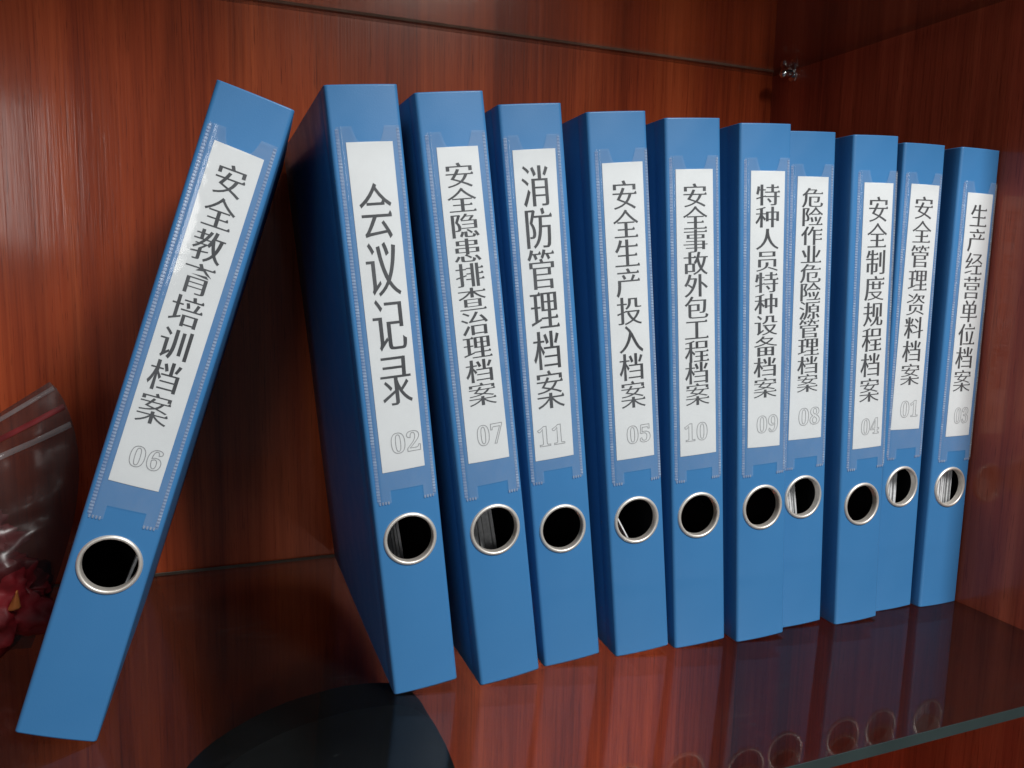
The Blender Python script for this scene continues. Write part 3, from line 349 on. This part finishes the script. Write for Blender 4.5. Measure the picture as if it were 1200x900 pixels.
53: [[245,-10,178,-6,125,8,86,28,60,53,45,81,40,111,46,142,62,163,88,176,120,180,131,124,144,98,165,78,193,65,230,60,262,64,291,75,316,94,336,124,349,166,353,220,349,266,337,303,318,332,275,359,217,368,154,363,106,350,60,368,92,714,470,714,475,532,418,532,410,566,397,594,384,602,364,604,156,604,140,419,188,430,250,434,322,428,384,410,436,381,475,339,498,285,506,220,500,160,483,111,455,71,421,41,380,18,336,2]],
54: [[293,-10,224,-1,163,27,113,73,76,139,53,224,45,330,49,410,62,485,84,552,115,610,155,657,204,694,263,716,330,724,388,720,434,709,467,691,490,668,503,642,507,614,500,585,480,560,443,542,387,536,382,596,362,646,345,660,321,665,284,657,253,635,227,597,199,513,186,401,240,427,277,435,324,438,381,432,429,414,470,384,500,342,518,292,524,231,518,164,498,106,466,57,420,20,363,-3], [296,56,330,66,357,96,373,147,379,221,373,291,355,340,325,368,287,377,259,373,230,362,186,329,195,205,219,121,241,85,267,63]],
55: [[165,0,431,605,168,605,138,599,119,582,110,554,104,504,44,504,49,714,526,714,526,665,250,0]],
56: [[273,-10,197,-3,136,16,89,46,56,86,37,131,30,182,34,223,48,258,71,288,117,326,177,361,124,398,85,440,61,488,53,542,59,588,75,631,104,668,148,698,208,718,285,724,350,719,403,702,445,675,474,639,492,597,498,549,489,495,462,454,419,420,363,387,440,343,491,297,520,247,529,189,522,131,499,82,462,43,411,13,348,-4], [302,421,334,444,356,472,368,507,372,551,362,606,349,630,331,649,307,662,279,666,243,658,216,634,200,598,194,554,201,508,222,474,256,446], [278,47,324,56,360,82,382,122,390,172,381,217,356,254,310,287,244,321,213,296,188,265,171,226,165,178,173,125,196,84,232,56]],
57: [[227,-10,173,-6,131,7,100,25,79,49,67,76,63,103,66,123,75,140,90,153,112,160,130,119,154,84,188,61,232,53,272,61,305,85,332,126,352,182,366,254,373,343,348,316,316,295,277,280,231,275,177,281,130,299,90,328,59,369,41,420,35,482,42,550,62,609,96,657,142,694,198,716,264,724,333,715,393,689,443,644,482,580,506,495,514,388,510,308,498,234,477,166,448,107,408,58,359,21,298,-2], [274,347,307,352,334,366,356,387,373,414,365,524,344,600,323,631,299,651,270,657,244,652,221,638,204,615,186,562,180,488,183,445,190,410,204,382,222,363,245,351]],
}
GLYPHS = {chr(k): [list(zip(c[0::2], c[1::2])) for c in v] for k, v in GLYPH_OUTLINES.items()}
def signed_area(c):
    return 0.5 * sum(c[i - 1][0] * c[i][1] - c[i][0] * c[i - 1][1] for i in range(len(c)))
def inside(pt, poly):
    x, y = pt; r = False
    for i in range(len(poly)):
        x1, y1 = poly[i]; x2, y2 = poly[i - 1]
        if (y1 > y) != (y2 > y) and x < (x2 - x1) * (y - y1) / (y2 - y1) + x1: r = not r
    return r
def outline_groups(contours):
    """Each outer outline together with the holes that lie in it."""
    outer = sorted([c for c in contours if signed_area(c) > 0], key=signed_area)
    groups = [[c] for c in outer]
    for h in contours:
        if signed_area(h) > 0: continue
        mid = (sum(p[0] for p in h) / len(h), sum(p[1] for p in h) / len(h))
        for g in groups:
            if signed_area(g[0]) > -signed_area(h) and (inside(mid, g[0]) or inside(h[0], g[0])): g.append(h); break
    return groups
def filled(contours, bm):
    """Closed outlines (x, z in mm) filled with triangles, added to bm in the x-y plane."""
    tris = tessellate_polygon([[Vector((p[0], p[1], 0)) for p in c] for c in contours])
    vs = [bm.verts.new((p[0], p[1], 0)) for c in contours for p in c]
    for tr in tris:
        try: bm.faces.new([vs[i] for i in tr])
        except ValueError: pass

# ---------------------------------------------------------------- the binders
W, H, D = 35.68, 315.0, 224.0
BOW = 0.9
def bow(x):
    t = max(-1.0, min(1.0, 2 * x / W - 1))
    return -BOW * (1 - t * t)
def make_cover(parent, zc, fl, fr, twist):
    R = 1.9; xc = W / 2; rh = 13.4; hs = 15.6; n = 12
    bm = bmesh.new()
    cols = []                                    # profile: (x, y) along the folded sheet
    for y in (D, D * .8, D * .6, D * .4, D * .2, 30, 14, 12.6, 11.2, 6): cols.append((-fl * (y / D), y))
    for k in range(1, 5):
        a = math.pi / 2 * k / 5; cols.append((R - R * math.cos(a), R - R * math.sin(a)))
    flat = [R] + lin(xc - hs, xc + hs, n) + [W - R]
    i0 = len(cols) + 1
    cols += [(x, 0) for x in flat]
    for k in range(1, 5):
        a = math.pi / 2 * (1 - k / 5); cols.append((W - R + R * math.cos(a), R - R * math.sin(a)))
    for y in (6, 11.2, 12.6, 14, 30, D * .2, D * .4, D * .6, D * .8, D): cols.append((W + fr * (y / D), y))
    i1 = i0 + n
    zs = sorted(set(round(q, 3) for q in [0, 0.6] + lin(20, zc - hs, 3) + lin(zc - hs, zc + hs, n) + lin(zc + hs, H - 0.6, 12) + [H]))
    j0 = min(range(len(zs)), key=lambda j: abs(zs[j] - (zc - hs))); j1 = j0 + n
    rnd = random.Random(parent.name)
    ph = rnd.uniform(0, 50)
    def place(x, y, z):
        yy = y + (bow(x) if y < 2.2 else 0)
        xx = x
        if y >= 11 and y < 14:                   # the pressed hinge line
            xx += 0.35 if x < xc else -0.35
            if y < 12 or y > 13: xx = x
        if y > 20:
            wv = noise.noise(Vector((z * .008 + ph, y * .01, x * .05))) * 1.0
            xx += wv * min(1, (y - 20) / 60) * 0.5
        return Vector((xx, yy, z)) * MM
    V = [[None] * len(zs) for _ in cols]
    for i, (x, y) in enumerate(cols):
        for j, z in enumerate(zs):
            if i0 < i < i1 and j0 < j < j1: continue
            V[i][j] = bm.verts.new(place(x, y, z))
    for i in range(len(cols) - 1):
        for j in range(len(zs) - 1):
            if i0 <= i < i1 and j0 <= j < j1: continue
            bm.faces.new((V[i][j], V[i + 1][j], V[i + 1][j + 1], V[i][j + 1]))
    per = [(i, j0) for i in range(i0, i1)] + [(i1, j) for j in range(j0, j1)] + [(i, j1) for i in range(i1, i0, -1)] + [(i0, j) for j in range(j1, j0, -1)]
    prev = [V[i][j] for i, j in per]
    sq = [(cols[i][0], zs[j]) for i, j in per]
    for t in (0.45, 0.8, 1.0):
        ring = []
        for (x, z) in sq:
            a = math.atan2(z - zc, x - xc)
            cx, cz = xc + rh * math.cos(a), zc + rh * math.sin(a)
            ring.append(bm.verts.new(place(x + (cx - x) * t, 0, z + (cz - z) * t)))
        m = len(ring)
        for k in range(m):
            bm.faces.new((prev[k], prev[(k + 1) % m], ring[(k + 1) % m], ring[k]))
        prev = ring
    bmesh.ops.recalc_face_normals(bm, faces=bm.faces)
    o = link('cover', bm, [M['blue'], M['lining']], parent, 50)
    # recalc may point inwards on an open sheet: make sure the spine faces the reader
    me = o.data
    f = min(me.polygons, key=lambda p: (p.center - Vector((W / 2, 0, 250)) * MM).length)
    if f.normal.y > 0: me.flip_normals()
    s = o.modifiers.new('sheet', 'SOLIDIFY'); s.thickness = 1.7 * MM; s.offset = -1
    s.material_offset = 1; s.material_offset_rim = 0
    return o
def make_ring(parent, zc):
    bm = bmesh.new()
    xc = W / 2
    prof = [(12.2, 3.2), (12.2, 0.9), (12.3, 0.0), (12.5, -0.7), (12.9, -1.0), (13.7, -0.95), (14.2, -0.5), (14.42, 0.15), (14.42, 0.5)]
    n = 56
    rows = []
    for r, y in prof:
        rows.append([bm.verts.new(Vector((xc + r * math.cos(2 * math.pi * k / n), y - BOW * 0.62 - 0.05 + (bow(xc + r * math.cos(2 * math.pi * k / n)) + BOW * 0.62) * 0.9, zc + r * math.sin(2 * math.pi * k / n))) * MM) for k in range(n)])
    for a, b in zip(rows, rows[1:]):
        for k in range(n): bm.faces.new((a[k], a[(k + 1) % n], b[(k + 1) % n], b[k]))
    bmesh.ops.recalc_face_normals(bm, faces=bm.faces)
    return link('finger_ring', bm, M['steel'], parent, 60)
def over(bm, lift):
    for v in bm.verts: v.co.y += (bow(v.co.x / MM) - lift) * MM
def make_label(parent, quad, title, t, num, np_):
    (xa, za), (xb, zb), (xc_, zc_), (xd, zd) = quad       # TL TR BL BR
    bm = bmesh.new()
    def pt(u, v):
        x = (xa * (1 - u) + xb * u) * (1 - v) + (xc_ * (1 - u) + xd * u) * v
        z = (za * (1 - u) + zb * u) * (1 - v) + (zc_ * (1 - u) + zd * u) * v
        return (x, 0, z)
    grid(bm, pt, lin(0, 1, 8), lin(0, 1, 20))
    r = bmesh.ops.extrude_face_region(bm, geom=list(bm.faces))
    for g in r['geom']:
        if isinstance(g, bmesh.types.BMVert): g.co.y -= 0.22 * MM
    bmesh.ops.recalc_face_normals(bm, faces=bm.faces)
    over(bm, 0.08)
    card = link('label_card', bm, M['paper'], parent, 30)
    # lettering down the card
    n = len(title); x1, z1, x2, z2, cw, chh = t; cw *= 1.05; chh *= 1.04
    bm = bmesh.new()
    for k, ch in enumerate(title):
        f = k / (n - 1)
        x0, z0 = x1 + (x2 - x1) * f, z1 + (z2 - z1) * f
        for group in outline_groups(GLYPHS[ch]):
            filled([[(x0 + (p[0] - 500) / 925 * cw, z0 + (p[1] - 380) / 925 * chh) for p in c] for c in group], bm)
    for v in bm.verts: v.co = Vector((v.co.x, 0, v.co.y)) * MM
    for k in range(1, 24):                          # enough columns to follow the bowed spine
        bmesh.ops.bisect_plane(bm, geom=bm.verts[:] + bm.edges[:] + bm.faces[:], plane_co=(k * W / 24 * MM, 0, 0), plane_no=(1, 0, 0), dist=1e-7)
    for f in bm.faces:
        f.normal_update()
        if f.normal.y > 0: f.normal_flip()
    over(bm, 0.40)
    link('lettering', bm, M['ink'], card, 0)
    # hollow outline numerals
    bm = bmesh.new(); nx, nz, nw, nh = np_
    for k, ch in enumerate(num):
        x0 = nx + (k - 0.5) * nw * 0.52
        for c in GLYPHS[ch]:
            P = [Vector((x0 + (p[0] - 275) / 490 * nw * 0.45, nz + (p[1] - 357) / 734 * nh)) for p in c]
            m = len(P); A = []; hw = 0.19
            for i in range(m):
                d0 = (P[i] - P[i - 1]).normalized(); d1 = (P[(i + 1) % m] - P[i]).normalized()
                tn = (d0 + d1); tn = tn.normalized() if tn.length > 1e-6 else d0
                nr = Vector((-tn.y, tn.x)); s = hw / max(0.5, abs(nr.dot(Vector((-d0.y, d0.x)))))
                A.append((bm.verts.new(Vector((P[i].x + nr.x * s, 0, P[i].y + nr.y * s)) * MM), bm.verts.new(Vector((P[i].x - nr.x * s, 0, P[i].y - nr.y * s)) * MM)))
            for i in range(m):
                a, b = A[i], A[(i + 1) % m]; bm.faces.new((a[0], b[0], b[1], a[1]))
    over(bm, 0.42)
    link('numerals', bm, M['grey_ink'], card, 0)
    return card
def make_pocket(parent, dx, dz):
    def top(x):
        if x <= 11.6 or x >= 27.6: return 295.8
        if x < 14.6: return 288.4 + 7.4 * (1 - math.sin((x - 11.6) / 3.0 * math.pi / 2))
        if x > 24.4: return 288.4 + 7.4 * (1 - math.cos((x - 24.4) / 3.2 * math.pi / 2))
        return 288.4
    def prof(x):                                     # lift of the film off the spine
        a = min(1, max(0, (x - 5.4) / 1.3)); b = min(1, max(0, (34.2 - x) / 1.3))
        return 0.12 + 0.78 * math.sin(a * math.pi / 2) * math.sin(b * math.pi / 2)
    xs = [4.2, 5.0, 5.4, 5.6, 5.9, 6.2, 6.5, 6.8, 7.4, 8.5, 10, 11.0, 11.02, 11.6, 12.2, 12.8, 13.4, 14, 14.6, 16, 18, 20, 22, 23.4, 24.4, 25.2, 26, 26.8, 27.3, 27.6, 28.3, 28.32, 30, 31.5, 32.4, 32.8, 33.1, 33.4, 33.7, 34.0, 34.2, 34.6, 35.2]
    bm = bmesh.new(); rows = []
    for x in xs:
        zb = 113.8 if 11.01 < x < 28.31 else 107.0
        rows.append([bm.verts.new(Vector((x + dx, -prof(x), zb + (top(x) - zb) * f + dz)) * MM) for f in lin(0, 1, 24)])
    for a, b in zip(rows, rows[1:]):
        for j in range(24): bm.faces.new((a[j], b[j], b[j + 1], a[j + 1]))
    over(bm, 0.05)
    film = link('label_pocket', bm, M['film'], parent, 60)
    for xa, xb in ((3.7, 5.6), (33.6, 35.1)):
        bm = bmesh.new()
        zz = []; z = 108.0
        while z < 295.2: zz += [(z, 0.04), (z + 0.40, 0.42), (z + 0.8, 0.42), (z + 1.1, 0.04)]; z += 1.6
        rr = [[bm.verts.new(Vector((x + dx, -h * k, z_ + dz)) * MM) for z_, h in zz] for x, k in ((xa, .3), ((xa * 2 + xb) / 3, 1), ((xa + 2 * xb) / 3, 1), (xb, .3))]
        for a, b in zip(rr, rr[1:]):
            for j in range(len(zz) - 1): bm.faces.new((a[j], b[j], b[j + 1], a[j + 1]))
        over(bm, 0.16)
        link('weld_seam', bm, M['weld'], film, 30)
    for xa, xb in ((4.6, 10.8), (28.5, 34.2)):
        bm = bmesh.new(); x = xa
        while x < xb - 0.9:
            box(bm, (x + dx, -0.5, 106.3 + dz), (x + dx + 0.9, -0.02, 107.9 + dz), 0.2); x += 1.5
        over(bm, 0.05)
        link('weld_seam', bm, M['weld'], film, 30)
    return film
def make_pages(parent, spec):
    x0, x1, y0, slope = spec
    bm = bmesh.new(); rnd = random.Random(parent.name + 'p')
    x = x0
    while x < x1:
        t = rnd.uniform(0.5, 1.7); dy = rnd.uniform(0, 3.5)
        zl = [9, 50, 70, 87, 105, 130, 180, 240, 301]
        rings = []
        for z in zl:
            xx = max(2.4, min(W - 2.6 - t, x + slope * (z - 87) * (1 if abs(z - 87) < 45 else 45 / abs(z - 87))))
            rings.append([bm.verts.new(Vector(c) * MM) for c in ((xx, y0 + dy, z), (xx + t, y0 + dy, z), (xx + t, y0 + 196, z), (xx, y0 + 196, z))])
        bm.faces.new(rings[0][::-1]); bm.faces.new(rings[-1])
        for p, q in zip(rings, rings[1:]):
            for k in range(4): bm.faces.new((p[k], p[(k + 1) % 4], q[(k + 1) % 4], q[k]))
        x += t + rnd.uniform(0.08, 0.5)
    return link('pages', bm, M['pages'], parent, 0)
def make_flap(parent, fl, fr):  # added black sheet inside the binder that keeps the ring hole dark
    bm = bmesh.new()
    yf = D - 3.0 if fl < 3 else 62.0
    box(bm, (1.9 - fl * yf / D, yf, 1.0), (W - 1.9 + fr * yf / D, yf + 1.6, H - 1.0), 0.3)
    return link('closing_flap', bm, M['lining'], parent, 30)
def binder(data):
    num, title, x, y, yaw, lean, zc, quad, t, npos, fl, fr, pages, label = data
    r = empty('ring_binder')
    ex0 = Vector((math.cos(yaw), math.sin(yaw), 0)); ey = Vector((-math.sin(yaw), math.cos(yaw), 0)); ez0 = Vector((0, 0, 1))
    ex = ex0 * math.cos(lean) - ez0 * math.sin(lean); ez = ex0 * math.sin(lean) + ez0 * math.cos(lean)
    lift = math.sin(lean) * W if lean > 0 else 0
    r.matrix_world = Matrix(((ex.x, ey.x, ez.x, x * MM), (ex.y, ey.y, ez.y, y * MM), (ex.z, ey.z, ez.z, (lift + 0.15) * MM), (0, 0, 0, 1)))
    tag(r, label, 'binder', 'blue binders standing on the glass shelf')
    make_cover(r, zc, fl, fr, 0)
    make_ring(r, zc)
    make_label(r, quad, title, t, num, npos)
    dx = (quad[0][0] + quad[1][0] + quad[2][0] + quad[3][0]) / 4 - 18.6
    dz = (quad[0][1] + quad[1][1]) / 2 - 288.4
    make_pocket(r, max(-1.5, min(1.2, dx)) - 0.9, dz)
    make_flap(r, fl, fr)
    if pages: make_pages(r, pages)
    return r
BINDERS = [
    ['06', '安全教育培训档案', -54.55, 9.98, -0.0607, 0.3108, 86.5, [(6.7, 288.97), (29.42, 288.36), (6.42, 125.73), (28.7, 125.29)], (18.16, 273.82, 16.11, 162.87, 12.81, 14.23), (19.13, 139.45, 14.36, 9.87), 5, 4, (27.6, 28.2, 12, 0.09), 'blue binder numbered 06, tilted apart from the row and leaning to the right'],
    ['02', '会议记录', 123.33, 3.03, -0.0304, -0.1089, 85.44, [(7.37, 288.32), (30.18, 288.19), (7.07, 123.18), (29.54, 123.63)], (18.39, 255.31, 19.11, 170.98, 15.2, 26.3), (20.78, 137.79, 15.77, 10.72), 1.5, 0.5, (3, 17, 30, -0.05), 'blue binder numbered 02 with four large characters, first upright one of the row'],
    ['07', '安全隐患排查治理档案', 170.52, -3.21, -0.0179, -0.1242, 87.63, [(7.94, 288.67), (29.51, 288.52), (6.82, 126.75), (29.87, 126.41)], (18.21, 274.83, 18.36, 162.76, 14.04, 11.85), (20.16, 140.61, 14.56, 11.05), 0.6, 0.6, (3, 25, 26, -0.05), 'blue binder numbered 07, between binders 02 and 11, pages showing in its ring'],
    ['11', '消防管理档案', 212.91, 4.87, -0.0534, -0.1101, 81.5, [(5.67, 291.77), (29.83, 291.84), (4.68, 123.35), (27.59, 123.59)], (17.11, 272.86, 16.49, 162.79, 14.78, 20.96), (14.97, 136.87, 16.37, 11.49), 0.6, 0.6, None, 'blue binder numbered 11 with six tall characters, third upright one in the row'],
    ['05', '安全生产投入档案', 258.49, 1.95, -0.0807, -0.0967, 83.24, [(7.3, 287.84), (31.69, 288.08), (7.12, 120.87), (30.94, 120.87)], (19.75, 270.49, 19.22, 158.41, 14.13, 15.35), (21.56, 134.86, 15.52, 10.51), 0.6, 0.6, (7, 7.6, 5, -0.45), 'blue binder numbered 05, a single sheet edge crossing its ring hole'],
    ['10', '安全事故外包工程档案', 298.29, -0.61, -0.0681, -0.0739, 83.25, [(5.91, 287.05), (29.64, 286.96), (5.91, 121.01), (30.04, 121.11)], (17.82, 272.52, 17.77, 157.65, 14.54, 12.87), (16.28, 135.07, 15.59, 10.81), 0.6, 0.6, None, 'blue binder numbered 10 with an empty black ring hole, just right of binder 05'],
    ['09', '特种人员特种设备档案', 340.29, -6.11, -0.0446, -0.0613, 86.03, [(7.24, 288.51), (30.76, 288.23), (6.47, 124.75), (29.59, 124.0)], (18.83, 274.71, 18.42, 160.83, 15.2, 11.84), (20.32, 138.47, 15.64, 10.63), 0, 0.2, None, 'blue binder numbered 09 standing slightly forward, overlapping the edge of binder 08'],
    ['08', '危险作业危险源管理档案', 377.7, 1.56, -0.0442, -0.051, 87.37, [(7.27, 288.62), (29.97, 288.28), (5.26, 125.9), (30.3, 125.65)], (18.34, 276.02, 18.31, 161.68, 14.55, 11.21), (20.36, 140.19, 16.52, 11.1), 0, 0.2, (4, 22, 11, -0.12), 'blue binder numbered 08, partly hidden behind 09, with slanted pages in its ring'],
    ['04', '安全制度规程档案', 419.18, -6.57, -0.0234, -0.0476, 81.19, [(8.83, 286.77), (32.03, 286.5), (7.96, 118.89), (31.66, 118.86)], (20.51, 270.6, 19.51, 156.84, 14.73, 15.09), (21.4, 132.95, 14.98, 10.62), 0.6, 0.6, None, 'blue binder numbered 04 standing slightly forward, overlapping the edge of binder 01'],
    ['01', '安全管理资料档案', 459.98, 1.21, -0.0068, -0.0205, 87.81, [(7.28, 289.62), (31.86, 289.26), (4.25, 128.16), (29.57, 127.53)], (19.08, 274.64, 17.53, 165.26, 15.2, 14.15), (19.16, 141.78, 16.18, 11.19), 0.6, 0.6, (4, 26, 10, 0.0), 'blue binder numbered 01, partly hidden behind 04, pages with bright edge in its ring'],
    ['03', '生产经营单位档案', 498.23, -3.49, -0.0001, 0.0001, 85.89, [(8.2, 286.37), (32.08, 286.19), (8.82, 122.04), (31.18, 122.21)], (20.01, 271.48, 19.15, 160.64, 14.88, 14.67), (21.59, 136.46, 13.83, 10.92), 0.3, 0.0, (4, 26, 5, 0), 'blue binder numbered 03, last of the row against the dark side panel'],
]
for b in BINDERS: binder(b)

# ---------------------------------------------------------------- the zip bag at the left end
bag = empty('zip_bag', (-0.115, 0.135, 0.0))
tag(bag, 'crumpled clear plastic zip bag of red packets behind the leaning binder', 'plastic bag')
CR = dict(tl=Vector((-165, 150, 82)), tr=Vector((-51, 140, 158)), bl=Vector((-172, 128, 3)), br=Vector((-66, 124, 2)))
def bag_pt(u, v, side):
    p = (CR['tl'] * (1 - u) + CR['tr'] * u) * (1 - v) + (CR['bl'] * (1 - u) + CR['br'] * u) * v
    p.x += 19 * math.sin(math.pi * v ** 0.75) * max(0, u - .4) / .6                    # the right edge hangs out
    full = math.sin(math.pi * u) ** 0.6 * (math.sin(math.pi * min(1, v * 1.0)) ** 0.5) * (0.25 + 0.75 * min(1, max(0, (v - .2) / .4)))
    p.y += side * (0.4 + 26 * full)
    nz = noise.fractal(Vector((u * 5 + side * 9, v * 6, 3.1)), 1.0, 2.0, 4)
    edge = min(1, min(u, 1 - u, v, 1 - v) * 8)
    p.y += 7 * nz * edge * (0.4 + v)
    p.z = max(p.z, 1.2)
    return p - Vector(bag.location) / MM
bm = bmesh.new()
grid(bm, lambda u, v: bag_pt(u, v, -1), lin(0, 1, 40), lin(0, 1, 40))
grid(bm, lambda u, v: bag_pt(u, v, 1), lin(0, 1, 40), lin(0, 1, 40), flip=True)
bmesh.ops.remove_doubles(bm, verts=bm.verts, dist=0.0009)
link('bag_film', bm, M['bag'], bag, 40)
for v0, mat, nm, hw in ((0.02, M['zip'], 'top_seam', 1.3), (0.16, M['zip'], 'zip_strip', 1.8), (0.09, M['dark_red'], 'red_line', 1.6)):
    bm = bmesh.new()
    def sp(u, s):
        p = bag_pt(u, v0, -1); q = bag_pt(u, v0 + 0.02, -1); d = (q - p).normalized()
        return p + d * s * hw + Vector((0, -1.0 - 0.6 * (1 - abs(s)), 0))
    grid(bm, sp, lin(0.005, 0.995, 30), (-1, -.4, .4, 1))
    link(nm, bm, mat, bag, 40)
def packet(name, loc, size, rot, seed, label, mat, flap=None):
    o = empty(name, Vector(loc) * MM); o.rotation_euler = rot
    tag(o, label, 'packet')
    bm = bmesh.new()
    bmesh.ops.create_icosphere(bm, subdivisions=5, radius=1.0)
    for v in bm.verts:
        d = v.co.normalized()
        f = 1 + 0.34 * noise.fractal(d * 1.7 + Vector((seed, 0, 0)), 1, 2, 5) - 0.22 * abs(noise.noise(d * 4 + Vector((0, seed, 0))))
        v.co = Vector((d.x * size[0], d.y * size[1], d.z * size[2])) * f * MM
    link('wrapper', bm, mat, o, 60)
    if flap:
        bm = bmesh.new()
        def fp(u, v):
            return Vector(flap) + Vector(((u - .5) * 6 * (1.2 - v), -3 * math.sin(u * 2.6) - 2 * v, (v - .5) * 11 + 3 * u))
        grid(bm, fp, lin(0, 1, 10), lin(0, 1, 10))
        k = link('orange_flap', bm, M['orange_wrap'], o, 40)
        s = k.modifiers.new('sheet', 'SOLIDIFY'); s.thickness = 0.6 * MM
    return o
packet('red_packet', (-86, 123, 33), (34, 15, 32), (0, 0.2, 0), 2.2, 'bright red crumpled packet with an orange flap low in the zip bag', M['red_wrap'], (15, -12, 6))
packet('red_packet', (-100, 141, 62), (30, 8, 18), (0, -0.2, 0), 6.4, 'dark red flat packet lying higher up inside the zip bag', M['dark_red'])

# ---------------------------------------------------------------- in the compartment below
pouch = empty('soft_pouch', (0.114, 0.11, -0.42))  # left part made wider to block light and darken the compartment
tag(pouch, 'dark slate rounded pouch standing beneath the lower glass shelf', 'pouch')
bm = bmesh.new()
def pouch_half(x): return 1.0
bmesh.ops.create_cube(bm, size=1.0)
bmesh.ops.subdivide_edges(bm, edges=bm.edges[:], cuts=23, use_grid_fill=True)
for v in bm.verts:
    x, y, z = v.co * 2
    k = (abs(x) ** 5 + abs(z) ** 5 + 1e-9) ** 0.2; m = max(abs(x), abs(z))
    if k > 0 and z > 0: x, z = x * m / k, z * m / k
    top = 1 - 0.07 * max(0, -x) ** 1.3 - 0.01 * max(0, x)
    px = (x * (62 + 60 * (1 - z) / 2) if x > 0 else x * (140 - 25 * max(0, z))) + 4
    pz = (z + 1) / 2 * 364 * top
    py = y * (34 * (1 - 0.5 * max(0, z) ** 3))
    n_ = noise.noise(Vector((px * .02, py * .02, pz * .015))) * 5
    v.co = Vector((px + n_ * .5, py + n_, max(0, pz))) * MM
link('fabric_body', bm, M['rubber'], pouch, 60)
